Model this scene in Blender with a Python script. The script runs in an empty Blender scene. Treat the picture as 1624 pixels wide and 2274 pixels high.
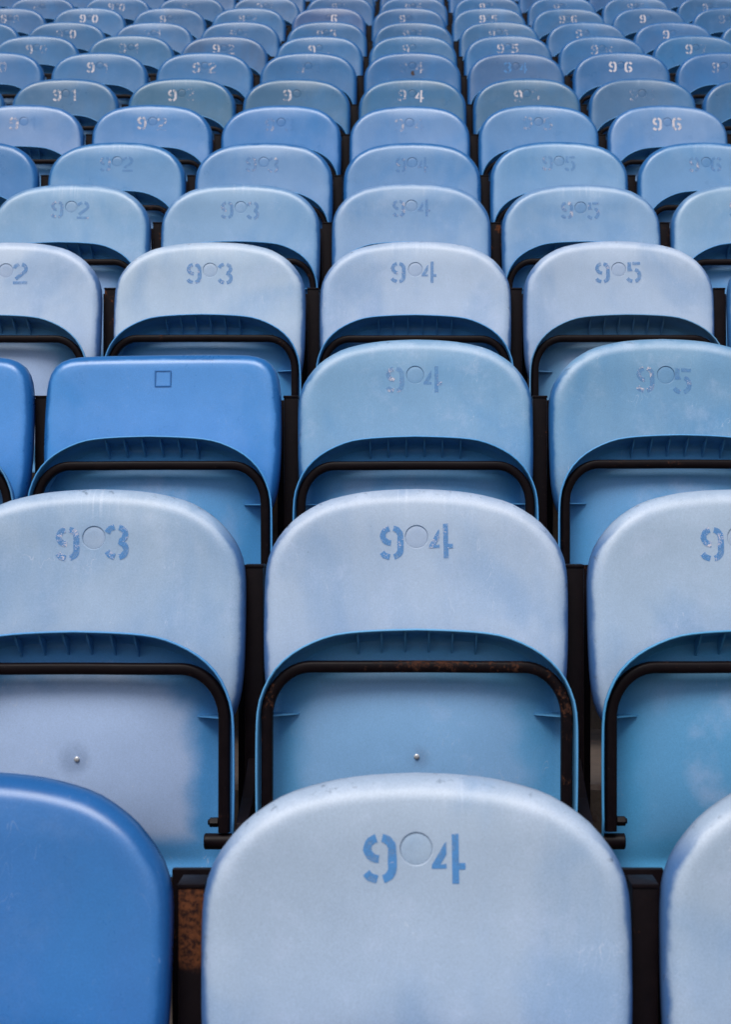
import bpy, bmesh, math, random
from mathutils import Vector

random.seed(7)
scene = bpy.context.scene
COL = scene.collection

# ------------------------------------------------------------------ camera
PITCH = 0.5                       # seat spacing along a row, metres
F = 3636.0 / 1624.0               # focal length in picture widths
CAM_H = 1.106                     # eye height above the front row's step
ASPECT = 1024.0 / 732.0
cam_data = bpy.data.cameras.new('camera')
cam = bpy.data.objects.new('camera', cam_data)
COL.objects.link(cam)
cam.location = (0.0, 0.0, CAM_H)
cam.rotation_euler = (math.radians(90), 0, 0)
cam_data.sensor_fit = 'VERTICAL'
cam_data.sensor_height = 36.0
cam_data.lens = 36.0 * F / ASPECT
cam_data.shift_x = (812.0 - 915.0) / 2274.0
cam_data.clip_start = 0.05
cam_data.clip_end = 500.0
cam_data.dof.use_dof = True
cam_data.dof.focus_distance = 3.1
cam_data.dof.aperture_fstop = 11.0
scene.camera = cam

# ------------------------------------------------------------------ sky, sun, exposure
SUN_EL, SUN_AZ = 57.0, 14.0       # sun behind and to the left of the camera
world = bpy.data.worlds.new('World')
scene.world = world
world.use_nodes = True
wn = world.node_tree.nodes
wl = world.node_tree.links
wn.clear()
sky = wn.new('ShaderNodeTexSky')
sky.sky_type = 'NISHITA'
sky.sun_disc = False
sky.sun_elevation = math.radians(SUN_EL)
sky.sun_rotation = math.radians(180 + SUN_AZ)
sky.air_density = 1.0
sky.dust_density = 2.5
sky.ozone_density = 1.0
bg = wn.new('ShaderNodeBackground')
bg.inputs['Strength'].default_value = 0.064
wo = wn.new('ShaderNodeOutputWorld')
wl.new(sky.outputs['Color'], bg.inputs['Color'])
wl.new(bg.outputs['Background'], wo.inputs['Surface'])

sun_data = bpy.data.lights.new('sun', 'SUN')
sun_data.energy = 1.5
sun_data.angle = math.radians(34)
sun_data.color = (1.0, 0.975, 0.95)
sun = bpy.data.objects.new('sun', sun_data)
COL.objects.link(sun)
d = Vector((-math.sin(math.radians(SUN_AZ)) * math.cos(math.radians(SUN_EL)),
            -math.cos(math.radians(SUN_AZ)) * math.cos(math.radians(SUN_EL)),
            math.sin(math.radians(SUN_EL))))
sun.rotation_euler = d.to_track_quat('Z', 'Y').to_euler()
sun.location = (-3, -6, 10)

scene.view_settings.view_transform = 'Standard'
scene.view_settings.look = 'None'
scene.view_settings.gamma = 1.0
scene.view_settings.exposure = 0.82
scene.view_settings.use_curve_mapping = False

# ------------------------------------------------------------------ materials
def lin(c):
    c = c / 255.0
    return c / 12.92 if c <= 0.04045 else ((c + 0.055) / 1.055) ** 2.4

def new_mat(name):
    m = bpy.data.materials.new(name)
    m.use_nodes = True
    nt = m.node_tree
    nt.nodes.clear()
    out = nt.nodes.new('ShaderNodeOutputMaterial')
    return m, nt, out

class G:
    """small node-graph helper"""
    def __init__(self, nt):
        self.nt = nt
    def n(self, t, **kw):
        nd = self.nt.nodes.new(t)
        for k, v in kw.items():
            setattr(nd, k, v)
        return nd
    def link(self, a, b):
        self.nt.links.new(a, b)
    def setin(self, sock, v):
        if hasattr(v, 'is_linked') or isinstance(v, bpy.types.NodeSocket):
            self.link(v, sock)
        else:
            sock.default_value = v
    def math(self, op, a, b=0.0, c=0.0, clamp=False):
        nd = self.n('ShaderNodeMath', operation=op, use_clamp=clamp)
        for i, v in enumerate((a, b, c)):
            self.setin(nd.inputs[i], v)
        return nd.outputs[0]
    def smooth(self, v, lo, hi, a=0.0, b=1.0):
        nd = self.n('ShaderNodeMapRange', interpolation_type='SMOOTHSTEP')
        self.setin(nd.inputs['Value'], v)
        nd.inputs['From Min'].default_value = lo
        nd.inputs['From Max'].default_value = hi
        nd.inputs['To Min'].default_value = a
        nd.inputs['To Max'].default_value = b
        return nd.outputs['Result']
    def mix(self, f, a, b, blend='MIX'):
        nd = self.n('ShaderNodeMix', data_type='RGBA', blend_type=blend)
        nd.clamp_factor = True
        self.setin(nd.inputs[0], f)
        self.setin(nd.inputs[6], a)
        self.setin(nd.inputs[7], b)
        return nd.outputs[2]
    def coords(self, scale, seed):
        tc = self.n('ShaderNodeTexCoord')
        mp = self.n('ShaderNodeMapping')
        mp.inputs['Scale'].default_value = scale
        self.link(tc.outputs['Object'], mp.inputs['Vector'])
        cb = self.n('ShaderNodeCombineXYZ')
        for i in range(3):
            self.link(seed, cb.inputs[i])
        ad = self.n('ShaderNodeVectorMath', operation='ADD')
        self.link(mp.outputs[0], ad.inputs[0])
        self.link(cb.outputs[0], ad.inputs[1])
        return ad.outputs[0]
    def noise(self, vec, scale, detail=4.0, rough=0.55, dist=0.0):
        nd = self.n('ShaderNodeTexNoise')
        nd.inputs['Scale'].default_value = scale
        nd.inputs['Detail'].default_value = detail
        nd.inputs['Roughness'].default_value = rough
        nd.inputs['Distortion'].default_value = dist
        self.link(vec, nd.inputs['Vector'])
        return nd.outputs['Fac']

def plastic(name, pan=False):
    """weathered moulded polypropylene. Object colour = bleached face colour,
    object alpha = how far the bleaching has gone."""
    m, nt, out = new_mat(name)
    g = G(nt)
    oi = g.n('ShaderNodeObjectInfo')
    seed = g.math('MULTIPLY', oi.outputs['Random'], 57.0)
    face = oi.outputs['Color']
    fade = oi.outputs['Alpha']
    at = g.n('ShaderNodeAttribute', attribute_type='GEOMETRY', attribute_name='inset')
    inset = at.outputs['Fac']
    v1 = g.coords((1, 1, 1), seed)
    v2 = g.coords((9, 9, 0.9), seed)
    big = g.noise(v1, 4.0, 3.0, 0.5, 0.9)
    mid = g.noise(v1, 16.0, 4.0, 0.6)
    streak = g.noise(v2, 3.0, 4.0, 0.6)
    fine = g.noise(v1, 420.0, 2.0, 0.6)
    speck = g.noise(v1, 1400.0, 1.0, 0.5)
    hs = g.n('ShaderNodeHueSaturation')
    if pan:
        pale = (lin(160) * 1.06, lin(180) * 1.08, lin(213) * 1.08, 1)
        wob = g.math('MULTIPLY_ADD', big, 0.11, g.math('MULTIPLY_ADD', mid, 0.035, -0.075))
        dd = g.math('ADD', inset, wob)
        msk = g.math('MULTIPLY', g.smooth(dd, 0.048, 0.092), fade)
        blot = g.math('MULTIPLY', g.smooth(big, 0.5, 0.68), g.math('MULTIPLY', g.smooth(inset, 0.05, 0.09), 0.35))
        msk = g.math('MAXIMUM', msk, blot)
        # moulding bloom: a pale ring round the fixing, a grubby spot at it
        tcb = g.n('ShaderNodeTexCoord')
        off = g.n('ShaderNodeVectorMath', operation='ADD')
        off.inputs[1].default_value = (0.0, -0.034, 0.1905)
        g.link(tcb.outputs['Object'], off.inputs[0])
        ln = g.n('ShaderNodeVectorMath', operation='LENGTH')
        g.link(off.outputs[0], ln.inputs[0])
        rad = g.math('MULTIPLY_ADD', g.math('SUBTRACT', big, 0.5), 0.06, ln.outputs['Value'])
        ring = g.math('MULTIPLY', g.smooth(rad, 0.035, 0.075), g.smooth(rad, 0.135, 0.085))
        ring = g.math('MULTIPLY', ring, g.smooth(mid, 0.36, 0.62, 0.15, 0.5))
        msk = g.math('MAXIMUM', msk, ring)
        col = g.mix(msk, face, pale)
        spot = g.math('MULTIPLY', g.smooth(rad, 0.026, 0.006), g.smooth(mid, 0.4, 0.6, 0.1, 0.4))
        col = g.mix(spot, col, (0.10, 0.15, 0.26, 1))
    else:
        hs.inputs['Saturation'].default_value = 1.38
        hs.inputs['Value'].default_value = 0.74
        g.link(face, hs.inputs['Color'])
        pigment = g.mix(0.75, hs.outputs['Color'], (0.020, 0.115, 0.33, 1))
        dd = g.math('MULTIPLY_ADD', mid, 0.016, g.math('ADD', inset, -0.008))
        edge = g.smooth(g.math('MULTIPLY_ADD', fade, 0.005, dd), 0.0080, 0.0155)
        tcz = g.n('ShaderNodeTexCoord')
        sx = g.n('ShaderNodeSeparateXYZ')
        g.link(tcz.outputs['Object'], sx.inputs[0])
        topm = g.math('MULTIPLY', g.smooth(sx.outputs['Z'], -0.10, -0.045), fade)   # sun-bleached top rim
        edge = g.math('MAXIMUM', edge, topm)
        blot = g.smooth(g.math('MULTIPLY_ADD', streak, 0.22, g.math('MULTIPLY', big, 0.85)), 0.46, 0.72)
        hb = g.n('ShaderNodeHueSaturation')
        hb.inputs['Saturation'].default_value = 1.22
        hb.inputs['Value'].default_value = 0.88
        g.link(face, hb.inputs['Color'])
        patch = g.mix(0.30, hb.outputs['Color'], (0.10, 0.285, 0.57, 1))
        body = g.mix(g.math('MULTIPLY', blot, 0.75), face, patch)
        # pale run-off marks below the middle of the top rim
        tcx = g.math('ABSOLUTE', sx.outputs['X'])
        v4 = g.coords((70, 1, 1.5), seed)
        runs = g.smooth(g.noise(v4, 2.2, 2.0, 0.5), 0.52, 0.68)
        runs = g.math('MULTIPLY', runs, g.math('MULTIPLY', g.smooth(sx.outputs['Z'], -0.055, -0.018), g.smooth(tcx, 0.10, 0.02)))
        body = g.mix(g.math('MULTIPLY', g.math('MULTIPLY', runs, g.smooth(big, 0.38, 0.55)), g.math('MULTIPLY_ADD', fade, 0.2, 0.12)), body, (0.66, 0.72, 0.80, 1))
        # whitened top rim: chalky wear plus a highlight painted along the roll
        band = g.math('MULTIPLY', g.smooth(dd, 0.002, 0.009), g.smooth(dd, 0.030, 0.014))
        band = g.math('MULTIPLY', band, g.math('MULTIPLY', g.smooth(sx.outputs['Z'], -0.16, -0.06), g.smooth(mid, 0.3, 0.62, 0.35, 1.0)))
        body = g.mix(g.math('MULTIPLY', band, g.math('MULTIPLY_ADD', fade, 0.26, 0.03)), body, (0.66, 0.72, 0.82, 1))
        # chalky bloom
        chalk = g.smooth(g.noise(v1, 11.0, 6.0, 0.75), 0.50, 0.72)
        body = g.mix(g.math('MULTIPLY', chalk, g.math('MULTIPLY_ADD', fade, 0.2, 0.035)), body, (0.54, 0.61, 0.76, 1))
        col = g.mix(edge, pigment, body)
    # mottle
    mot = g.math('MULTIPLY_ADD', g.math('SUBTRACT', mid, 0.5), 0.16, 1.0)
    mot = g.math('MULTIPLY', mot, g.math('MULTIPLY_ADD', g.math('SUBTRACT', fine, 0.5), 0.32, 1.0))
    mot = g.math('MULTIPLY', mot, g.math('MULTIPLY_ADD', g.math('SUBTRACT', speck, 0.5), 0.36, 1.0))
    hv = g.n('ShaderNodeHueSaturation')
    g.link(mot, hv.inputs['Value'])
    g.link(col, hv.inputs['Color'])
    col = hv.outputs['Color']
    # scratches / scuffs: thin pale lines
    v3 = g.coords((1.0, 1.0, 0.35), seed)
    scr = g.noise(v3, 38.0, 2.0, 0.4, 1.5)
    sl = g.math('ABSOLUTE', g.math('SUBTRACT', scr, 0.5))
    sl = g.smooth(sl, 0.0, 0.006, 1.0, 0.0)
    sl = g.math('MULTIPLY', sl, g.smooth(mid, 0.52, 0.66))
    col = g.mix(g.math('MULTIPLY', sl, g.math('MULTIPLY_ADD', fade, 0.38, 0.12)), col, (0.62, 0.66, 0.74, 1))
    # grime specks
    gr = g.smooth(g.noise(v1, 210.0, 2.0, 0.5), 0.72, 0.80)
    col = g.mix(g.math('MULTIPLY', gr, 0.3), col, (0.05, 0.06, 0.09, 1))
    if not pan:
        sc = g.smooth(g.noise(v1, 75.0, 5.0, 0.7), 0.56, 0.66)
        sc = g.math('MULTIPLY', sc, g.math('MULTIPLY', g.smooth(inset, 0.0125, 0.003), g.smooth(mid, 0.42, 0.58)))
        sc = g.math('MULTIPLY', sc, g.math('MULTIPLY', fade, 0.75))
        col = g.mix(sc, col, (0.06, 0.085, 0.13, 1))
    bs = g.n('ShaderNodeBsdfPrincipled')
    g.link(col, bs.inputs['Base Color'])
    ro = g.math('MULTIPLY_ADD', mid, 0.2, 0.20 if not pan else 0.36)
    g.link(g.math('MULTIPLY_ADD', fade, 0.16 if not pan else 0.05, ro), bs.inputs['Roughness'])
    bs.inputs['Specular IOR Level'].default_value = 0.5
    bp = g.n('ShaderNodeBump')
    bp.inputs['Strength'].default_value = 0.10
    bp.inputs['Distance'].default_value = 0.001
    g.link(g.math('MULTIPLY_ADD', fine, 0.6, speck), bp.inputs['Height'])
    g.link(bp.outputs['Normal'], bs.inputs['Normal'])
    g.link(bs.outputs['BSDF'], out.inputs['Surface'])
    return m

def paint_number():
    """worn stencil paint: object colour R = how much blue ghost is left,
    G = how much white paint is left"""
    m, nt, out = new_mat('stencil_paint')
    g = G(nt)
    oi = g.n('ShaderNodeObjectInfo')
    seed = g.math('MULTIPLY', oi.outputs['Random'], 91.0)
    sp = g.n('ShaderNodeSeparateColor')
    g.link(oi.outputs['Color'], sp.inputs['Color'])
    v = g.coords((1, 1, 1), seed)
    n1 = g.noise(v, 60.0, 3.0, 0.6)
    n2 = g.noise(v, 620.0, 4.0, 0.75)
    n = g.math('MULTIPLY_ADD', n2, 0.6, g.math('MULTIPLY', n1, 0.5))     # about .55 mean
    thr = g.math('MULTIPLY_ADD', sp.outputs['Green'], -0.36, 0.705)
    white = g.smooth(g.math('SUBTRACT', n, thr), -0.01, 0.035)
    gh = g.math('MULTIPLY', sp.outputs['Red'], g.smooth(g.math('MULTIPLY_ADD', n1, 0.5, g.math('MULTIPLY', n2, 0.5)), 0.36, 0.54, 0.35, 1.0))
    tr = g.n('ShaderNodeBsdfTransparent')
    b1 = g.n('ShaderNodeBsdfPrincipled')
    b1.inputs['Base Color'].default_value = (lin(78), lin(140), lin(198), 1)
    b1.inputs['Roughness'].default_value = 0.5
    b2 = g.n('ShaderNodeBsdfPrincipled')
    b2.inputs['Base Color'].default_value = (0.66, 0.60, 0.62, 1)
    b2.inputs['Roughness'].default_value = 0.7
    m1 = g.n('ShaderNodeMixShader')
    g.link(gh, m1.inputs[0]); g.link(tr.outputs[0], m1.inputs[1]); g.link(b1.outputs[0], m1.inputs[2])
    m2 = g.n('ShaderNodeMixShader')
    g.link(white, m2.inputs[0]); g.link(m1.outputs[0], m2.inputs[1]); g.link(b2.outputs[0], m2.inputs[2])
    g.link(m2.outputs[0], out.inputs['Surface'])
    return m

def steel(name='black_steel', top_only=False):
    """black painted steel; object alpha = how much rust shows"""
    m, nt, out = new_mat(name)
    g = G(nt)
    oi = g.n('ShaderNodeObjectInfo')
    seed = g.math('MULTIPLY', oi.outputs['Random'], 73.0)
    v = g.coords((1, 1, 1), seed)
    n1 = g.noise(v, 22.0, 5.0, 0.65)
    n2 = g.noise(v, 190.0, 5.0, 0.7)
    n3 = g.noise(v, 60.0, 3.0, 0.6)
    thr = g.math('MULTIPLY_ADD', oi.outputs['Alpha'], -0.42, 0.82)
    ru = g.math('SUBTRACT', g.math('MULTIPLY_ADD', n2, 0.35, g.math('MULTIPLY', n1, 0.75)), thr)
    rust = g.smooth(ru, -0.02, 0.06)
    if top_only:
        tz = g.n('ShaderNodeTexCoord')
        sz = g.n('ShaderNodeSeparateXYZ')
        g.link(tz.outputs['Object'], sz.inputs[0])
        zz = g.math('MULTIPLY_ADD', n3, 0.02, sz.outputs['Z'])
        rust = g.math('MULTIPLY', rust, g.smooth(zz, 0.615, 0.63))
    black = g.mix(n3, (0.003, 0.002, 0.003, 1), (0.009, 0.005, 0.006, 1))
    rc = g.mix(g.smooth(n2, 0.35, 0.65), (0.016, 0.007, 0.006, 1), (0.12, 0.040, 0.016, 1) if top_only else (0.07, 0.028, 0.016, 1))
    col = g.mix(rust, black, rc)
    dust = g.smooth(g.noise(v, 300.0, 3.0, 0.6), 0.70, 0.78)
    col = g.mix(g.math('MULTIPLY', dust, 0.25), col, (0.25, 0.2, 0.18, 1))
    bs = g.n('ShaderNodeBsdfPrincipled')
    g.link(col, bs.inputs['Base Color'])
    g.link(g.math('MULTIPLY_ADD', rust, 0.35, g.math('MULTIPLY_ADD', n3, 0.2, 0.32)), bs.inputs['Roughness'])
    bs.inputs['Specular IOR Level'].default_value = 0.1
    bp = g.n('ShaderNodeBump')
    bp.inputs['Strength'].default_value = 0.35
    bp.inputs['Distance'].default_value = 0.001
    g.link(g.math('MULTIPLY_ADD', rust, 0.6, g.math('MULTIPLY', n2, 0.5)), bp.inputs['Height'])
    g.link(bp.outputs['Normal'], bs.inputs['Normal'])
    g.link(bs.outputs['BSDF'], out.inputs['Surface'])
    return m

def concrete():
    m, nt, out = new_mat('stained_concrete')
    g = G(nt)
    tc = g.n('ShaderNodeTexCoord')
    v = tc.outputs['Object']
    n1 = g.noise(v, 3.0, 5.0, 0.6)
    n2 = g.noise(v, 45.0, 5.0, 0.7)
    col = g.mix(g.smooth(n1, 0.35, 0.65), (0.030, 0.022, 0.018, 1), (0.10, 0.072, 0.052, 1))
    col = g.mix(g.smooth(n2, 0.5, 0.68), col, (0.07, 0.04, 0.03, 1))
    bs = g.n('ShaderNodeBsdfPrincipled')
    g.link(col, bs.inputs['Base Color'])
    bs.inputs['Roughness'].default_value = 0.9
    bp = g.n('ShaderNodeBump')
    bp.inputs['Strength'].default_value = 0.6
    bp.inputs['Distance'].default_value = 0.004
    g.link(n2, bp.inputs['Height'])
    g.link(bp.outputs['Normal'], bs.inputs['Normal'])
    g.link(bs.outputs['BSDF'], out.inputs['Surface'])
    return m

def simple(name, col, rough, metal=0.0):
    m, nt, out = new_mat(name)
    g = G(nt)
    tc = g.n('ShaderNodeTexCoord')
    n = g.noise(tc.outputs['Object'], 300.0, 3.0)
    c = g.mix(n, tuple(x * 0.75 for x in col) + (1,), tuple(min(1, x * 1.2) for x in col) + (1,))
    bs = g.n('ShaderNodeBsdfPrincipled')
    g.link(c, bs.inputs['Base Color'])
    bs.inputs['Roughness'].default_value = rough
    bs.inputs['Metallic'].default_value = metal
    g.link(bs.outputs['BSDF'], out.inputs['Surface'])
    return m

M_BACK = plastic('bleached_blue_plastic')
M_PAN = plastic('blue_plastic_underside', pan=True)
M_PAINT = paint_number()
M_STEEL = steel()
M_UPRIGHT = steel('rust_topped_steel', True)
M_CONC = concrete()
M_BOLT = simple('zinc_bolt', (0.62, 0.62, 0.62), 0.35, 0.6)
M_STAIN = simple('brown_stain', (0.045, 0.022, 0.018), 0.7)

# ------------------------------------------------------------------ mesh helpers
def catmull(pts, n):
    out = []
    P = [Vector(p) for p in pts]
    for i in range(len(P) - 1):
        p0 = P[i - 1] if i > 0 else P[0] * 2 - P[1]
        p1, p2 = P[i], P[i + 1]
        p3 = P[i + 2] if i + 2 < len(P) else P[i + 1] * 2 - P[i]
        for k in range(n):
            t = k / n
            out.append(0.5 * ((2 * p1) + (p2 - p0) * t + (2 * p0 - 5 * p1 + 4 * p2 - p3) * t * t
                              + (3 * p1 - p0 - 3 * p2 + p3) * t ** 3))
    out.append(P[-1])
    return out

def resample(pts, n):
    L = [0.0]
    for a, b in zip(pts, pts[1:]):
        L.append(L[-1] + (b - a).length)
    out = []
    j = 0
    for i in range(n + 1):
        s = L[-1] * i / n
        while j < len(L) - 2 and L[j + 1] < s:
            j += 1
        t = (s - L[j]) / max(1e-9, L[j + 1] - L[j])
        out.append(pts[j].lerp(pts[j + 1], min(1, max(0, t))))
    return out

def outline(right, n=44):
    """right half, top centre to bottom centre (mm, drop downwards) -> closed outline in metres, z<0"""
    h = resample(catmull(right, 8), n)
    r = [Vector((p.x / 1000, -p.y / 1000)) for p in h]
    l = [Vector((-p.x, p.y)) for p in reversed(r[1:-1])]
    return r + l                                   # clockwise seen from the front

def offset_normals(o):
    n = len(o)
    res = []
    for i in range(n):
        t = o[(i + 1) % n] - o[i - 1]
        nn = Vector((t.y, -t.x)).normalized()       # candidate
        if nn.dot(o[i] - CEN) > 0:
            nn = -nn
        res.append(nn)                              # points inwards
    return res

CEN = Vector((0, -0.2))

def ring_mesh(name, rings, cap_first=False, cap_last=True, inset=None, mat=None, smooth=True):
    """rings: list of lists of 3-D points, same count; bridged in order"""
    verts, faces = [], []
    n = len(rings[0])
    for r in rings:
        verts += [tuple(p) for p in r]
    for k in range(len(rings) - 1):
        a, b = k * n, (k + 1) * n
        for i in range(n):
            j = (i + 1) % n
            faces.append((a + i, a + j, b + j, b + i))
    ins = []
    if inset:
        for k, r in enumerate(rings):
            ins += inset[k]
    def cap(k):
        c = Vector((0, 0, 0))
        for p in rings[k]:
            c += Vector(p)
        verts.append(tuple(c / n))
        if inset:
            ins.append(sum(inset[k]) / n)
        ci = len(verts) - 1
        for i in range(n):
            faces.append((k * n + i, k * n + (i + 1) % n, ci))
    if cap_first:
        cap(0)
    if cap_last:
        cap(len(rings) - 1)
    me = bpy.data.meshes.new(name)
    me.from_pydata(verts, [], faces)
    bm = bmesh.new()
    bm.from_mesh(me)
    bmesh.ops.recalc_face_normals(bm, faces=bm.faces)
    bm.to_mesh(me)
    bm.free()
    if inset:
        a = me.attributes.new('inset', 'FLOAT', 'POINT')
        a.data.foreach_set('value', ins)
    if smooth:
        me.polygons.foreach_set('use_smooth', [True] * len(me.polygons))
        me.set_sharp_from_angle(angle=math.radians(50))
    if mat:
        me.materials.append(mat)
    return me

def bm_mesh(name, bm, mat, smooth=False, angle=40):
    bmesh.ops.recalc_face_normals(bm, faces=bm.faces)
    me = bpy.data.meshes.new(name)
    bm.to_mesh(me)
    bm.free()
    if smooth:
        me.polygons.foreach_set('use_smooth', [True] * len(me.polygons))
        me.set_sharp_from_angle(angle=math.radians(angle))
    me.materials.append(mat)
    return me

def add_box(bm, x0, x1, y0, y1, z0, z1, bevel=0.0):
    b2 = bmesh.new()
    vs = [b2.verts.new(p) for p in ((x0, y0, z0), (x1, y0, z0), (x1, y1, z0), (x0, y1, z0),
                                    (x0, y0, z1), (x1, y0, z1), (x1, y1, z1), (x0, y1, z1))]
    for f in ((0, 3, 2, 1), (4, 5, 6, 7), (0, 1, 5, 4), (1, 2, 6, 5), (2, 3, 7, 6), (3, 0, 4, 7)):
        b2.faces.new([vs[i] for i in f])
    if bevel:
        bmesh.ops.bevel(b2, geom=list(b2.edges), offset=bevel, segments=2, affect='EDGES', profile=0.6)
    tmp = bpy.data.meshes.new('tmp')
    b2.to_mesh(tmp)
    b2.free()
    bm.from_mesh(tmp)
    bpy.data.meshes.remove(tmp)

def add_tube(bm, path, ra, rb, nseg=12, power=2.0, caps=True, up=Vector((0, 1, 0))):
    """tube along path; ra = half size across, rb = half size along 'up'"""
    rings = []
    for i, p in enumerate(path):
        a = path[max(0, i - 1)]
        b = path[min(len(path) - 1, i + 1)]
        t = (b - a).normalized()
        s = t.cross(up).normalized()
        ring = []
        for k in range(nseg):
            th = 2 * math.pi * k / nseg
            c, sn = math.cos(th), math.sin(th)
            cc = math.copysign(abs(c) ** (2 / power), c)
            ss = math.copysign(abs(sn) ** (2 / power), sn)
            ring.append(bm.verts.new(p + s * ra * cc + up * rb * ss))
        rings.append(ring)
    for r0, r1 in zip(rings, rings[1:]):
        for k in range(nseg):
            bm.faces.new((r0[k], r0[(k + 1) % nseg], r1[(k + 1) % nseg], r1[k]))
    if caps:
        bm.faces.new(rings[0])
        bm.faces.new(list(reversed(rings[-1])))

def add_cyl_x(bm, x0, x1, y, z, r, n=20, bev=0.0015):
    prof = [(x0, r - bev), (x0 + bev, r), (x1 - bev, r), (x1, r - bev)]
    rings = []
    for x, rr in prof:
        rings.append([bm.verts.new((x, y + rr * math.cos(2 * math.pi * k / n), z + rr * math.sin(2 * math.pi * k / n)))
                      for k in range(n)])
    for a, b in zip(rings, rings[1:]):
        for k in range(n):
            bm.faces.new((a[k], a[(k + 1) % n], b[(k + 1) % n], b[k]))
    bm.faces.new(rings[0])
    bm.faces.new(list(reversed(rings[-1])))

# ------------------------------------------------------------------ seat geometry
# A seat's own axes: x along the row, y away from the camera (0 = front of the posts), z up from the step
BACK_TOP = 0.82
PAN_TOP = BACK_TOP - 0.204
HINGE_Z = BACK_TOP - 0.502
PAN_Y = -0.185
POST_TOP = BACK_TOP - 0.122
DISC_DROP = 0.075
DISC_R = 0.0176

ROUND = [(0, 0), (39, 1.4), (70, 4), (99, 8.5), (136, 18), (159, 28.5), (184, 45), (200, 60.5), (215, 80),
         (224, 97), (230.5, 119), (233, 148), (233, 205), (232, 255), (229, 300), (221, 338), (203, 367), (165, 384),
         (90, 390), (0, 391)]
SQUARE = [(0, 0), (60, 0.4), (120, 1.4), (165, 3.5), (188, 7.5), (206, 15.5), (219, 28), (227, 45), (231.5, 66),
          (234, 100), (235, 160), (234, 215), (230, 264), (221, 302), (203, 331), (165, 348), (90, 354), (0, 355)]

def face_y(x, z):
    """depth of the backrest's front skin (z measured down from BACK_TOP, negative)"""
    lean = 0.075 * (z + 0.12)
    dish = -0.016 * min(1.0, abs(x) / 0.2) ** 2.0
    lumbar = -0.010 * math.exp(-((z + 0.27) / 0.11) ** 2)
    crown = 0.010 * max(0.0, (z + 0.07) / 0.07) ** 2
    return -0.022 + lean + dish + lumbar + crown

def backrest_mesh(name, right, top_drop, hole=True):
    global CEN
    o = [Vector((p.x * 1.004, p.y - top_drop)) for p in outline(right)]
    CEN = Vector((0, -DISC_DROP if hole else -0.17))
    nrm = offset_normals(o)
    n = len(o)
    R, DEP = 0.021, 0.026
    rings, ins = [], []
    def front(d):
        if d >= R:
            return 0.0
        return DEP * (1 - math.sqrt(max(0, 1 - (1 - d / R) ** 2)))
    # back skin from the middle outwards
    base = [o[i] + nrm[i] * R for i in range(n)]
    for s in (0.35, 0.8):
        rings.append([(c.x, face_y(c.x, c.y) + 0.0045, c.y) for c in (CEN.lerp(b, s) for b in base)])
        ins.append([0.03] * n)
    for dd in (R, 0.012, 0.006, 0.0042):
        rings.append([(p.x, face_y(p.x, p.y) + front(max(0, dd - 0.0042)) + 0.0045, p.y)
                      for p in (o[i] + nrm[i] * dd for i in range(n))])
        ins.append([dd] * n)
    flange = 0.014
    rings.append([(p.x, face_y(p.x, p.y) + DEP + flange, p.y) for p in (o[i] + nrm[i] * 0.0040 for i in range(n))])
    ins.append([0.0] * n)
    rings.append([(p.x, face_y(p.x, p.y) + DEP + flange + 0.001, p.y) for p in (o[i] + nrm[i] * 0.002 for i in range(n))])
    ins.append([0.0] * n)
    rings.append([(p.x, face_y(p.x, p.y) + DEP + flange - 0.001, p.y) for p in (o[i] + nrm[i] * 0.0002 for i in range(n))])
    ins.append([0.0] * n)
    for dd in (0.0, 0.0003, 0.0012, 0.0026, 0.0046, 0.0075, 0.011, 0.0155, R):
        rings.append([(p.x, face_y(p.x, p.y) + front(dd), p.y) for p in (o[i] + nrm[i] * dd for i in range(n))])
        ins.append([dd] * n)
    # face: blend from the rolled edge to a circle round the number disc
    circ = []
    for i in range(n):
        v = (base[i] - CEN).normalized()
        circ.append(CEN + v * (DISC_R + 0.0070))
    for s in (0.1, 0.2, 0.3, 0.42, 0.55, 0.7, 0.85, 1.0):
        rings.append([(p.x, face_y(p.x, p.y), p.y) for p in (base[i].lerp(circ[i], s) for i in range(n))])
        ins.append([R + s * (base[i] - circ[i]).length for i in range(n)])
    if hole:
        for rr, dep in ((DISC_R + 0.0035, 0.0), (DISC_R + 0.0015, 0.0), (DISC_R + 0.0007, 0.0), (DISC_R + 0.0002, 0.0003), (DISC_R, 0.0008), (DISC_R - 0.0001, 0.0026)):
            rings.append([(p.x, face_y(p.x, p.y) + dep, p.y)
                          for p in (CEN + (base[i] - CEN).normalized() * rr for i in range(n))])
            ins.append([0.06 if dep == 0.0 else 0.012] * n)
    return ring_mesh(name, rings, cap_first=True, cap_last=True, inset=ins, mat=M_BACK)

def disc_mesh():
    n = 40
    rings, ins = [], []
    for rr, dep in ((DISC_R - 0.0002, 0.0024), (DISC_R - 0.0005, 0.0018), (DISC_R - 0.0016, 0.0015), (DISC_R * 0.5, 0.0014)):
        r = []
        for k in range(n):
            x = rr * math.cos(2 * math.pi * k / n)
            z = -DISC_DROP + rr * math.sin(2 * math.pi * k / n)
            r.append((x, face_y(x, z) + dep, z))
        rings.append(r)
        ins.append([0.06] * n)
    return ring_mesh('number_disc', rings, cap_last=True, inset=ins, mat=M_BACK)

PAN_H = 372
PAN = [(0, 0), (52, 1.5), (100, 5), (132, 11.5), (165, 25.5), (190, 42), (210, 63), (222, 85), (229.5, 106), (233, 130),
       (234, 167), (234, 230), (233, 290), (231, 330), (224, 352), (205, 365), (150, PAN_H - 1), (0, PAN_H)]

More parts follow.
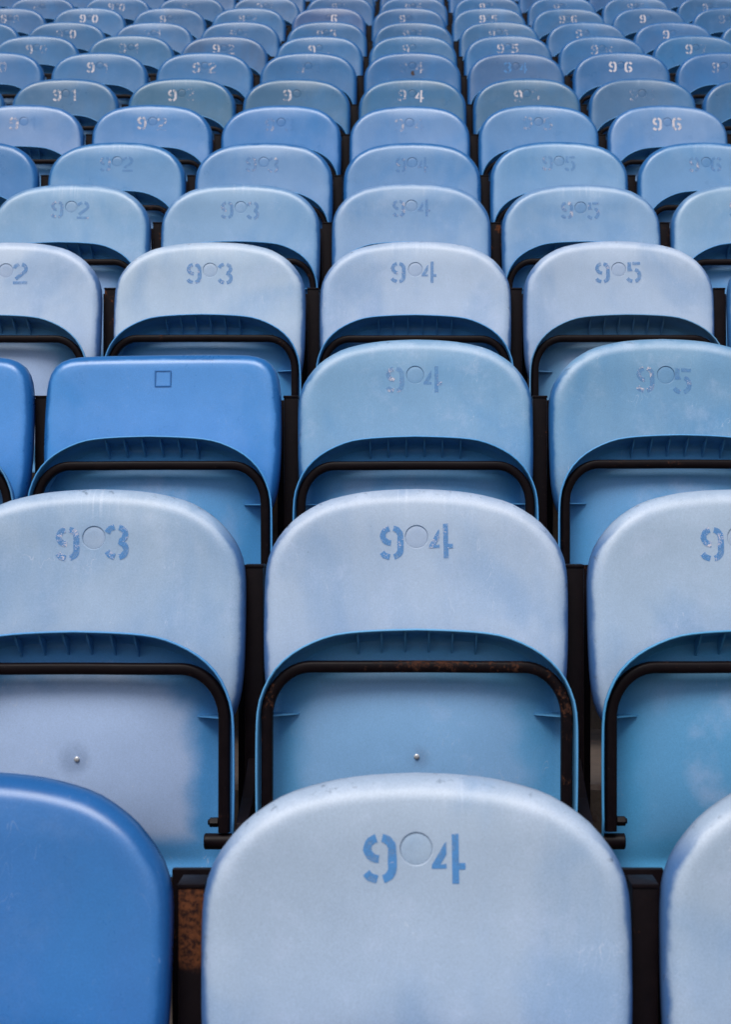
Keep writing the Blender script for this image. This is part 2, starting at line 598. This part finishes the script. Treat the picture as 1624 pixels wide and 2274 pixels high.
def pan_mesh():
    global CEN
    o = outline(PAN)
    CEN = Vector((0, -0.19))
    nrm = offset_normals(o)
    n = len(o)
    rings, ins = [], []
    FLOOR = 0.070
    def dep(p, y):
        """the rim fades away towards the hinge"""
        t = min(1.0, max(0.0, (p.y + 0.372) / 0.10))
        t = t * t * (3 - 2 * t)
        k = 0.03 + 0.97 * t
        return FLOOR - (FLOOR - y) * k if y < FLOOR else y
    inner = [o[i] + nrm[i] * 0.030 for i in range(n)]
    def sit(p):      # sitting side (towards the backrest), slightly scooped
        r = (p - CEN).length / 0.22
        return 0.092 - 0.012 * max(0, 1 - r * r)
    for s in (0.3, 0.65, 1.0):
        rings.append([(p.x, sit(p), p.y) for p in (CEN.lerp(b, s) for b in inner)])
        ins.append([0.08] * n)
    for d, y in ((0.024, 0.0915), (0.018, 0.087), (0.013, 0.074), (0.0075, 0.050), (0.0025, 0.022), (0.0004, 0.005),
                 (0.0004, 0.0012), (0.0011, 0.0002), (0.0021, 0.0), (0.0031, 0.0004), (0.0038, 0.0018),
                 (0.0043, 0.005), (0.0060, 0.022), (0.0112, 0.050), (0.0165, 0.063), (0.0225, 0.0685)):
        rings.append([(p.x, dep(p, y), p.y) for p in (o[i] + nrm[i] * d for i in range(n))])
        ins.append([d] * n)
    for s in (0.0, 0.06, 0.14, 0.25, 0.38, 0.52, 0.68, 0.84):
        rr = []
        ii = []
        for i in range(n):
            p = inner[i].lerp(CEN, s)
            bulge = 0.036 * max(0.0, 1 - (abs(p.x) / 0.206) ** 2.6) * max(0.0, 1 - (abs(p.y + 0.187) / 0.160) ** 2.6)
            rr.append((p.x, FLOOR - bulge, p.y))
            ii.append(0.030 + s * (inner[i] - CEN).length)
        rings.append(rr)
        ins.append(ii)
    return ring_mesh('seat_pan', rings, cap_first=True, cap_last=True, inset=ins, mat=M_PAN)

def frame_mesh():
    bm = bmesh.new()
    x0, x1, zt, zc = 0.154, 0.2178, -0.057, -0.130
    path = [Vector((-x1, 0.020, HINGE_Z - PAN_TOP + 0.004)), Vector((-x1, 0.020, -0.22)), Vector((-x1, 0.020, zc - 0.03))]
    for k in range(13):
        a = math.pi / 2 * k / 12
        path.append(Vector((-x0 - (x1 - x0) * math.cos(a), 0.020, zc + (zt - zc) * math.sin(a))))
    path += [Vector((-0.09, 0.020, zt)), Vector((-0.03, 0.020, zt + 0.0004))]
    path = path + [Vector((-p.x, p.y, p.z)) for p in reversed(path)]
    add_tube(bm, path, 0.0087, 0.0100, 16, 3.6)
    return bm_mesh('seat_frame', bm, M_STEEL, True, 50)

def rib_mesh():
    bm = bmesh.new()
    prof = [(0.010, -0.0005), (0.026, -0.004), (0.050, -0.0095), (0.068, -0.019), (0.0700, -0.0400), (0.060, -0.0370), (0.026, -0.014)]
    # (y, z): a thin gusset between the rim and the panel
    t = 0.0012
    a = [bm.verts.new((-t, y, z)) for y, z in prof]
    b = [bm.verts.new((t, y, z)) for y, z in prof]
    bm.faces.new(a)
    bm.faces.new(list(reversed(b)))
    for i in range(len(prof)):
        j = (i + 1) % len(prof)
        bm.faces.new((a[i], b[i], b[j], a[j]))
    return bm_mesh('rib', bm, M_PAN)

def gusset_mesh(s):
    bm = bmesh.new()
    prof = [(0.0, 0.022), (-0.0055, 0.050), (-0.018, 0.070), (-0.060, 0.070), (-0.052, 0.0535), (-0.040, 0.047), (-0.020, 0.034)]
    a = [bm.verts.new((s * x, y, -0.0011)) for x, y in prof]
    b = [bm.verts.new((s * x, y, 0.0011)) for x, y in prof]
    bm.faces.new(a)
    bm.faces.new(list(reversed(b)))
    for i in range(len(prof)):
        j = (i + 1) % len(prof)
        bm.faces.new((a[i], b[i], b[j], a[j]))
    return bm_mesh('gusset', bm, M_PAN)

def bolt_mesh():
    n = 16
    rings = []
    for r, y in ((0.0042, 0.002), (0.0042, -0.001), (0.0036, -0.0024), (0.0022, -0.0030)):
        rings.append([(r * math.cos(2 * math.pi * k / n), y, r * math.sin(2 * math.pi * k / n)) for k in range(n)])
    return ring_mesh('bolt', rings, cap_last=True, mat=M_BOLT)

def frame_bolt_mesh(s):
    bm = bmesh.new()
    add_cyl_x(bm, -0.0065, 0.0065, 0, 0, 0.0075, 6, 0.001)
    add_cyl_x(bm, -0.009, 0.009, 0, 0, 0.0042, 12, 0.0008)
    return bm_mesh('frame_bolt', bm, M_STEEL)

def square_mark_mesh(drop):
    bm = bmesh.new()
    c, h, w = -drop, 0.0165, 0.0021
    segs = [(-h, h, c + h - w, c + h), (-h, h, c - h, c - h + w), (-h, -h + w, c - h + w, c + h - w), (h - w, h, c - h + w, c + h - w)]
    for x0, x1, z0, z1 in segs:
        y = face_y(x0, z0)
        add_box(bm, x0, x1, y - 0.0013, y + 0.002, z0, z1)
    return bm_mesh('square_mark', bm, M_BACK)

def stain_mesh():
    bm = bmesh.new()
    rr = random.Random(3)
    c = []
    for q in range(22):
        a = 2 * math.pi * q / 22
        r = (0.0075 + rr.uniform(-0.002, 0.002)) * (1.0 if math.sin(a) > -0.3 else 1.5)
        x, z = 0.001 + r * math.cos(a), -0.108 + r * math.sin(a) * 1.25
        c.append(bm.verts.new((x, face_y(x, z) - 0.0007, z)))
    bm.faces.new(c)
    return bm_mesh('stain', bm, M_STAIN)

# ------------------------------------------------------------------ stencil digits (unit: digit 1 high, origin at its middle)
def arc(cx, cz, rx, rz, a0, a1, n=10):
    return [(cx + rx * math.cos(math.radians(a0 + (a1 - a0) * k / n)), cz + rz * math.sin(math.radians(a0 + (a1 - a0) * k / n)))
            for k in range(n + 1)]
W = 0.085   # half stroke
def strokes(dg):
    """list of ('s', polyline) strokes or ('p', polygon)"""
    if dg == 9:
        return [('s', arc(0.0, 0.20, 0.24, 0.21, 103, 268)),
                ('s', arc(0.02, 0.19, 0.24, 0.22, 80, 0, 8) + [(0.26, 0.0), (0.26, -0.16)] + arc(0.02, -0.19, 0.24, 0.22, 0, -78, 8)),
                ('s', [(-0.27, -0.27), (-0.20, -0.36), (-0.05, -0.41)])]
    if dg == 6:
        return [('s', [(-x, -z) for x, z in p]) for _, p in strokes(9)]
    if dg == 4:
        return [('p', [(-0.36, -0.13), (-0.36, -0.20), (-0.06, -0.20), (-0.06, -0.10), (-0.18, -0.12), (-0.06, 0.08), (-0.06, 0.33), (-0.10, 0.30)]),
                ('p', [(0.05, 0.48), (0.19, 0.49), (0.19, -0.09), (0.32, -0.09), (0.32, -0.22), (0.19, -0.22), (0.19, -0.50), (0.05, -0.50)])]
    if dg == 3:
        return [('s', [(-0.27, 0.27), (-0.20, 0.38), (-0.06, 0.43)]),
                ('s', arc(0.03, 0.22, 0.22, 0.20, 80, -62, 9) + arc(0.03, -0.22, 0.24, 0.21, 70, -80, 10)),
                ('s', [(-0.28, -0.26), (-0.20, -0.36), (-0.06, -0.42)])]
    if dg == 2:
        return [('s', [(-0.27, 0.22), (-0.24, 0.33), (-0.06, 0.42)]),
                ('s', arc(0.03, 0.20, 0.23, 0.21, 82, -35, 9) + [(-0.05, -0.13), (-0.21, -0.26)]),
                ('p', [(-0.33, -0.36), (-0.33, -0.50), (0.33, -0.50), (0.33, -0.36)])]
    if dg == 5:
        return [('p', [(-0.06, 0.47), (0.30, 0.47), (0.30, 0.33), (-0.06, 0.33)]),
                ('s', [(-0.19, 0.46), (-0.21, 0.06), (-0.08, 0.13)]),
                ('s', arc(0.02, -0.15, 0.24, 0.27, 80, -78, 12)),
                ('s', [(-0.29, -0.28), (-0.20, -0.38), (-0.07, -0.42)])]
    if dg == 1:
        return [('p', [(-0.07, 0.48), (0.10, 0.50), (0.10, -0.50), (-0.07, -0.50)]), ('p', [(-0.22, 0.32), (-0.10, 0.42), (-0.10, 0.25), (-0.22, 0.18)])]
    if dg == 0:
        return [('s', arc(-0.02, 0, 0.24, 0.42, 98, 262, 14)), ('s', arc(0.02, 0, 0.24, 0.42, 82, -82, 14))]
    if dg == 7:
        return [('p', [(-0.30, 0.47), (0.30, 0.47), (0.30, 0.33), (-0.30, 0.33)]), ('s', [(0.22, 0.30), (0.05, -0.05), (-0.03, -0.48)])]
    if dg == 8:
        return [('s', arc(-0.03, 0.23, 0.20, 0.19, 100, 260, 9)), ('s', arc(0.03, 0.23, 0.20, 0.19, 80, -80, 9)),
                ('s', arc(-0.03, -0.21, 0.24, 0.21, 100, 260, 9)), ('s', arc(0.03, -0.21, 0.24, 0.21, 80, -80, 9))]

DIGIT_H = 0.054
def digit_mesh(dg, cx, square=False):
    bm = bmesh.new()
    cz = -DISC_DROP - 0.0085
    EPS = 0.0006
    rnd = random.Random(dg * 31 + int(cx * 1000))
    def V(p):
        x, z = cx + p[0] * DIGIT_H, cz + p[1] * DIGIT_H
        return bm.verts.new((x, face_y(x, z) - EPS, z))
    for kind, pts in strokes(dg):
        if kind == 'p':
            bm.faces.new([V(p) for p in pts])
        else:
            P = [Vector(p) for p in pts]
            prev = None
            for i, p in enumerate(P):
                t = (P[min(len(P) - 1, i + 1)] - P[max(0, i - 1)]).normalized()
                nn = Vector((-t.y, t.x))
                w = W * (1 + rnd.uniform(-0.08, 0.08))
                cur = (V(p + nn * w), V(p - nn * w))
                if prev:
                    bm.faces.new((prev[0], prev[1], cur[1], cur[0]))
                prev = cur
    bmesh.ops.triangulate(bm, faces=[f for f in bm.faces if len(f.verts) > 4])
    return bm_mesh('digit', bm, M_PAINT)

# ------------------------------------------------------------------ shared meshes
ME_ROUND = backrest_mesh('backrest', ROUND, 0.0, True)
ME_SQUARE = backrest_mesh('square_backrest', SQUARE, 0.036, False)
ME_DISC = disc_mesh()
ME_PAN = pan_mesh()
ME_FRAME = frame_mesh()
ME_RIB = rib_mesh()
ME_GUS = {s: gusset_mesh(s) for s in (-1, 1)}
ME_BOLT = bolt_mesh()
ME_FBOLT = frame_bolt_mesh(1)
ME_SQMARK = square_mark_mesh(0.086)
LEFT_X, RIGHT_X = -0.0415, 0.0355
ME_DIGIT = {}
def get_digit(dg, side):
    if (dg, side) not in ME_DIGIT:
        ME_DIGIT[(dg, side)] = digit_mesh(dg, LEFT_X if side == 0 else RIGHT_X)
    return ME_DIGIT[(dg, side)]

def post_meshes():
    res = {}
    bm = bmesh.new()
    add_box(bm, -0.0142, 0.0142, 0.0, 0.045, 0.0, POST_TOP, 0.002)
    res['upright'] = bm_mesh('upright', bm, M_UPRIGHT, True, 35)
    bm = bmesh.new()
    add_box(bm, -0.0150, 0.0150, -0.0012, 0.0465, POST_TOP + 0.0003, POST_TOP + 0.0052, 0.0012)
    res['cap'] = bm_mesh('cap', bm, M_STEEL, True, 35)
    bm = bmesh.new()
    add_box(bm, -0.034, 0.034, 0.088, 0.100, POST_TOP - 0.50, POST_TOP + 0.002, 0.0015)  # top is the bracket plate; lower length added, black in place of shade
    add_box(bm, -0.008, 0.008, 0.0455, 0.0875, POST_TOP - 0.045, POST_TOP - 0.012, 0.001)
    res['rear_plate_and_shade'] = bm_mesh('rear_plate_and_shade', bm, M_UPRIGHT, True, 35)
    bm = bmesh.new()
    prof = [(-0.002, HINGE_Z + 0.085), (-0.002, HINGE_Z - 0.10), (-0.06, HINGE_Z - 0.06), (PAN_Y + 0.006, HINGE_Z - 0.020),
            (PAN_Y - 0.006, HINGE_Z + 0.0), (PAN_Y + 0.000, HINGE_Z + 0.018), (-0.10, HINGE_Z + 0.040)]
    t = 0.0085
    a = [bm.verts.new((-t, y, z)) for y, z in prof]
    b = [bm.verts.new((t, y, z)) for y, z in prof]
    bm.faces.new(a)
    bm.faces.new(list(reversed(b)))
    for i in range(len(prof)):
        j = (i + 1) % len(prof)
        bm.faces.new((a[i], b[i], b[j], a[j]))
    bmesh.ops.bevel(bm, geom=list(bm.edges), offset=0.0012, segments=1, affect='EDGES')
    res['bracket_arm'] = bm_mesh('bracket_arm', bm, M_STEEL)
    bm = bmesh.new()
    add_cyl_x(bm, -0.0565, 0.0565, PAN_Y + 0.020, HINGE_Z - 0.012, 0.0118, 20)
    res['pivot_tube'] = bm_mesh('pivot_tube', bm, M_STEEL, True, 40)
    bm = bmesh.new()
    add_box(bm, -0.05, 0.05, -0.03, 0.075, 0.0005, 0.0085, 0.001)
    res['foot_plate'] = bm_mesh('foot_plate', bm, M_STEEL, True, 35)
    return res
ME_POST = post_meshes()

def link(name, me, parent, color=None, loc=(0, 0, 0)):
    o = bpy.data.objects.new(name, me)
    COL.objects.link(o)
    if parent is not None:
        o.parent = parent
    o.location = loc
    if color:
        o.color = color
    return o

# ------------------------------------------------------------------ rows (depth of posts, height of backrest tops, from the picture)
ROW_Z = [1.802, 2.550, 3.285, 4.03, 4.84, 5.58, 6.38, 7.13, 7.89, 8.69, 9.47, 10.27, 11.05, 11.83, 12.61]
ROW_PX = [929, 921, 923, 921.5, 914, 914, 911, 914.5, 916, 918, 918, 909, 919, 915, 916]
ROW_PY = [1733, 1087, 747, 531, 403, 310, 229, 170, 112, 75, 45, 14, -11, -34, -56]
ROWS = []
for z, px, py in zip(ROW_Z, ROW_PX, ROW_PY):
    x0 = (px - 915.0) / 3636.0 * z
    top = (1137.0 - py) / 3636.0 * (z - 0.02)
    ROWS.append((x0, z, CAM_H + top - BACK_TOP))

# ------------------------------------------------------------------ concrete terrace
def terrace():
    pts = []
    y = -6.0
    zprev = ROWS[0][2]
    pts.append((y, zprev))
    for i, (x0, z, fl) in enumerate(ROWS):
        riser = z + 0.26
        pts.append((riser, fl))
        nxt = ROWS[i + 1][2] if i + 1 < len(ROWS) else fl + 0.31
        pts.append((riser + 0.006, nxt - 0.008))
        pts.append((riser + 0.016, nxt))
    pts.append((16.0, pts[-1][1]))
    bm = bmesh.new()
    XW = 7.0
    a = [bm.verts.new((-XW, yy, zz)) for yy, zz in pts]
    b = [bm.verts.new((XW, yy, zz)) for yy, zz in pts]
    for i in range(len(pts) - 1):
        bm.faces.new((a[i], a[i + 1], b[i + 1], b[i]))
    me = bm_mesh('terrace', bm, M_CONC)
    o = link('concrete_terrace', me, None)
    o['kind'] = 'structure'
    o['label'] = 'stained concrete steps under the rows of seats'
terrace()
def pitch_ground():
    bm = bmesh.new()
    z = ROWS[0][2] - 0.9
    vs = [bm.verts.new(p) for p in ((-120, -120, z), (120, -120, z), (120, 120, z), (-120, 120, z))]
    bm.faces.new(vs)
    o = link('ground', bm_mesh('ground', bm, simple('mown_grass', (0.05, 0.09, 0.03), 0.9)), None)
    o['kind'] = 'structure'
pitch_ground()

# ------------------------------------------------------------------ colours of the seats, as the photograph shows them
ALB = 0.86          # appearance -> base colour
def C(r, g, b, a=0.6, k=1.0):
    return (lin(r) * ALB * k * 1.02, lin(g) * ALB * k * 1.07, lin(b) * ALB * k * 0.95, a)

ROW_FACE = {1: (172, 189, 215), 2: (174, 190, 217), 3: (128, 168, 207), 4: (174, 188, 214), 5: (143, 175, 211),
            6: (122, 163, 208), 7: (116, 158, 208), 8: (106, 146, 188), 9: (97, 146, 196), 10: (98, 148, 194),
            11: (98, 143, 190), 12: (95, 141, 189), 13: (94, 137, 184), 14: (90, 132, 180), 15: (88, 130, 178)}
SPECIAL_FACE = {(1, -1): (58, 118, 190), (1, 1): (174, 189, 215), (2, 1): (174, 190, 217), (3, -1): (84, 148, 222), (3, -2): (80, 146, 222), (4, 2): (142, 175, 213),
                (6, -3): (78, 132, 188), (6, -2): (113, 158, 203), (7, -1): (98, 148, 207), (7, -2): (102, 150, 205),
                (7, -3): (128, 160, 206), (7, 2): (128, 164, 211), (8, 2): (116, 150, 194), (9, 1): (112, 141, 184),
                (10, -2): (108, 137, 178), (12, -1): (92, 120, 172), (8, -2): (104, 148, 184)}
SPECIAL_PAN = {(2, -1): ((76, 142, 208), 1.0), (2, 0): ((90, 155, 212), 0.4), (2, 1): ((74, 146, 202), 0.12), (4, -2): ((90, 146, 202), 0.95),
               (4, 1): ((96, 145, 196), 0.7), (3, 0): ((76, 146, 212), 0.1), (3, 1): ((82, 150, 214), 0.15), (3, -1): ((74, 146, 214), 0.1),
               (3, -2): ((80, 134, 190), 0.1)}
ORD = ['zeroth', 'first', 'second', 'third', 'fourth', 'fifth', 'sixth', 'seventh', 'eighth', 'ninth', 'tenth', 'eleventh',
       'twelfth', 'thirteenth', 'fourteenth', 'fifteenth']
def rowname(n):
    return 'front row' if n == 1 else ORD[n] + ' row from the front'

# digits: (row, col) -> (left digit, right digit, left (ghost, white), right (ghost, white)); None = not painted / gone
def number_for(n, k):
    num = 94 + k
    r = random.Random(n * 100 + k * 7 + 3)
    if n <= 2:
        gl, gr = (0.85, 0.26), (0.8, 0.2)
    elif n == 3:
        gl, gr = (0.40, 0.32), (0.42, 0.22)
    elif n == 4:
        gl, gr = (0.6, 0.2), (0.55, 0.15)
    elif n == 5:
        gl, gr = (0.45, 0.27), (0.42, 0.2)
    elif n == 6:
        gl, gr = (0.3, 0.30 * r.uniform(.6, 1.2)), (0.32, 0.18 * r.uniform(.3, 1.4))
    else:
        gl, gr = (0.12, r.uniform(0.22, 0.6)), (0.12, r.uniform(0.02, 0.5))
    sp = {(1, 0): ((0.9, 0.0), (0.9, -0.1)), (2, -1): ((0.85, 0.36), (0.8, 0.2)), (2, 0): ((0.8, 0.2), (0.75, 0.2)),
          (8, 0): ((0.15, 0.4), (0, 1.6)), (9, 2): ((0, 1.2), (0, 1.05)), (7, 2): ((0.1, 0.75), (0.1, 0.6)), (7, -2): ((0.1, 0.5), (0.1, 0.34)),
          (8, -3): ((0, 0.52), (0, 0.4)), (8, -2): ((0, 0.6), (0.1, 0.25)), (8, -1): ((0, 0.48), (0.1, 0.05)), (9, 1): ((0.9, 0), (0.9, 0)),
          (12, -4): ((0, 1.2), (0, 1.2)), (12, 1): ((0, 0.62), (0, 0.5)), (12, 3): ((0, 0.7), (0, 0.1)), (12, 2): ((0, 0.5), (0, 0.45)),
          (7, 0): ((0.1, 0.34), (0.1, 0.2)), (12, -1): ((0, 0.1), (0, 1.2)), (12, 0): ((0, 0.5), (0, 0.0))}
    if (n, k) in sp:
        gl, gr = sp[(n, k)]
    ld, rd = num // 10, num % 10
    if (n, k) == (9, 1):
        ld, rd = 3, 4
    if (n, k) == (12, -1):
        rd = 6
    return ld, rd, gl, gr

def colour_word(c):
    r, g_, b = c
    if r < 90 and b > 185:
        return 'vivid blue'
    if r > 150:
        return 'bleached lavender-blue'
    if r > 120:
        return 'pale blue'
    if b - r < 82:
        return 'greyish blue'
    return 'mid blue'

def make_seat(n, k, x, y, z, place=''):
    rnd = random.Random(n * 1000 + k)
    square = (n, k) in ((3, -1), (3, -2))
    rgb = SPECIAL_FACE.get((n, k))
    if rgb is None:
        j = rnd.uniform(-6, 6)
        rgb = tuple(v + j + rnd.uniform(-2, 2) for v in ROW_FACE[n])
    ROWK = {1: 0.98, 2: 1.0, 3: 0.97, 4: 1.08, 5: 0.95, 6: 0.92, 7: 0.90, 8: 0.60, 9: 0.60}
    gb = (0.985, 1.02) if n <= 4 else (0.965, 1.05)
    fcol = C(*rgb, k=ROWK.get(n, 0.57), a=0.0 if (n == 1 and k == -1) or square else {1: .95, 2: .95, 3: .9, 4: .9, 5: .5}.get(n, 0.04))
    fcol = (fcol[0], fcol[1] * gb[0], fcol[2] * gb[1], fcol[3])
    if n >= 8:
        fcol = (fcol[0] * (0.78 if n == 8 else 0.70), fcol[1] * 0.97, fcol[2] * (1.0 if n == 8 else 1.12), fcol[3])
    root = bpy.data.objects.new('tip_up_seat', None)
    COL.objects.link(root)
    root.empty_display_size = 0.1
    dz = rnd.uniform(-0.003, 0.003)
    root.location = (x + rnd.uniform(-0.002, 0.002), y + rnd.uniform(-0.004, 0.004), z)
    root.rotation_euler = (0, rnd.uniform(-0.004, 0.004), rnd.uniform(-0.018, 0.018))
    num = 94 + k
    word = colour_word(rgb)
    if square:
        lab = 'bright blue square-topped replacement seat %s, third row from the front' % (
            'with a whole embossed square mark' if k == -1 else 'cut off by the left edge')
    elif (n, k) == (1, -1):
        lab = 'glossy vivid blue seat at the left edge of the front row'
    elif (n, k) == (9, 1):
        lab = 'greyish purple-blue seat with ghosted 34 in the ninth row from the front'
    elif (n, k) == (12, -1):
        lab = 'purplish blue seat marked 6 in the twelfth row from the front'
    elif n >= 13 or (n, k) == (1, 1):
        lab = '%s tip-up seat, %s, %s' % (word, place, rowname(n))
    else:
        lab = '%s seat marked %d, %s, %s' % (word, num, place, rowname(n))
    root['label'] = lab
    root['category'] = 'stadium seat'
    root['group'] = 'tip-up seats in the stand'

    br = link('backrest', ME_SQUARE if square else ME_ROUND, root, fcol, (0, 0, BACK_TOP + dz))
    br.rotation_euler = (rnd.uniform(-0.022, 0.022), rnd.uniform(-0.008, 0.008), rnd.uniform(-0.01, 0.01))
    if square:
        link('square_mark', ME_SQMARK, br, C(90, 148, 220))
    else:
        dk = rnd.uniform(0.92, 1.0)
        if (n, k) == (1, 0):
            dcol = (fcol[0] * 0.96, fcol[1] * 0.99, fcol[2], 0.9)
        else:
            dcol = (fcol[0] * dk, fcol[1] * dk * 0.985, fcol[2] * dk, fcol[3])
        link('number_disc', ME_DISC, br, dcol)
        if (n, k) != (1, -1):
            ld, rd, gl, gr = number_for(n, k)
            tilt = rnd.uniform(-0.03, 0.03)
            dx, dz2 = rnd.uniform(-0.002, 0.002), rnd.uniform(-0.002, 0.0015)
            for q, (dg, gg) in enumerate(((ld, gl), (rd, gr))):
                do = link('digit', get_digit(dg, q), br, (gg[0], gg[1], 0, 1), (dx, -0.0002, dz2 + rnd.uniform(-0.0012, 0.0012)))
                do.rotation_euler = (0, tilt + rnd.uniform(-0.015, 0.015), 0)
    if (n, k) == (9, 0):
        link('stain', stain_mesh(), br)
    prgb, pf = SPECIAL_PAN.get((n, k), ((76, 143, 210), rnd.choice((0.05, 0.1, 0.2, 0.5)) if n > 3 else 0.15))
    pz = PAN_TOP - (0.034 if n == 1 else 0) + rnd.uniform(-0.002, 0.002)
    pcol = C(*prgb, a=pf, k=1.18)
    pan = link('seat_pan', ME_PAN, root, pcol, (0, PAN_Y, pz))
    pan.rotation_euler = (rnd.uniform(-0.02, 0.02), rnd.uniform(-0.004, 0.004), 0)
    fr = link('seat_frame', ME_FRAME, root, (1, 1, 1, 0.5 if (n, k) == (2, 0) else rnd.uniform(0.05, 0.4)), (0, PAN_Y, pz))
    if n <= 8:
        for i in range(6):
            xx = (i - 2.5) * 0.0346
            drop = 0.0048 + 0.005 * (abs(xx) / 0.1) ** 2.2
            link('rib', ME_RIB, pan, pcol, (xx, 0.004, -drop))
        for s in (-1, 1):
            link('gusset', ME_GUS[s], pan, pcol, (s * 0.2275, 0.0, -0.131))
    if n <= 4:
        link('bolt', ME_BOLT, pan, None, (0.0, 0.0342, -0.1905))
        for s in (-1, 1):
            link('frame_bolt', ME_FBOLT, fr, (1, 1, 1, 0.2), (s * 0.203, 0.020, HINGE_Z - PAN_TOP + 0.018))
    return root

def make_post(n, kx, x, y, z, place=''):
    rnd = random.Random(n * 777 + int(kx * 2) + 5)
    root = bpy.data.objects.new('seat_post', None)
    COL.objects.link(root)
    root.empty_display_size = 0.1
    root.location = (x, y, z)
    num = 94 + int(math.floor(kx))
    rust = rnd.choice((0.0, 0.05, 0.1, 0.2, 0.3))
    state = 'black'
    if (n, kx) == (1, -0.5):
        rust, state = 1.15, 'rust-eaten'
    elif (n, kx) in ((4, -1.5), (5, -1.5), (5, 0.5), (5, 1.5)):
        rust, state = 0.5, 'rust-topped'
    elif (n, kx) == (3, -1.5):
        rust, state = 0.25, 'speckled'
    root['label'] = '%s steel post, %s of its row, %s' % (state, place, rowname(n))
    root['category'] = 'seat post'
    root['group'] = 'steel posts between the seats'
    names = ['upright', 'cap', 'rear_plate_and_shade', 'bracket_arm', 'pivot_tube', 'foot_plate']
    for nm in names:
        rr = rust if nm == 'upright' else rnd.uniform(0.1, 0.4)
        if nm == 'rear_plate_and_shade':
            rr = 0.35
        link(nm, ME_POST[nm], root, (1, 1, 1, rr))
    return root

def px_of(x, y):
    return 915.0 + 3636.0 * x / y

def seat_shows(x, y):
    lo = min(px_of(x - 0.234, y - 0.03), px_of(x - 0.234, y - 0.185))
    hi = max(px_of(x + 0.234, y - 0.03), px_of(x + 0.234, y - 0.185))
    return hi > 0 and lo < 1624

def post_shows(x, y):
    return px_of(x + 0.06, y - 0.18) > 0 and px_of(x - 0.06, y - 0.18) < 1624

def place_words(i, count):
    if i == 0:
        return 'leftmost'
    if i == count - 1:
        return 'rightmost'
    if i < (count + 1) // 2:
        return ORD[i + 1] + ' from the left'
    return ORD[count - i] + ' from the right'

for n, (x0, y, z) in enumerate(ROWS, 1):
    ks = [k for k in range(-9, 10) if seat_shows(x0 + k * PITCH, y)]
    for i, k in enumerate(ks):
        make_seat(n, k, x0 + k * PITCH, y, z, place_words(i, len(ks)))
    ps = [k for k in range(-9, 10) if post_shows(x0 + (k + 0.5) * PITCH, y)]
    for i, k in enumerate(ps):
        make_post(n, k + 0.5, x0 + (k + 0.5) * PITCH, y, z, place_words(i, len(ps)))
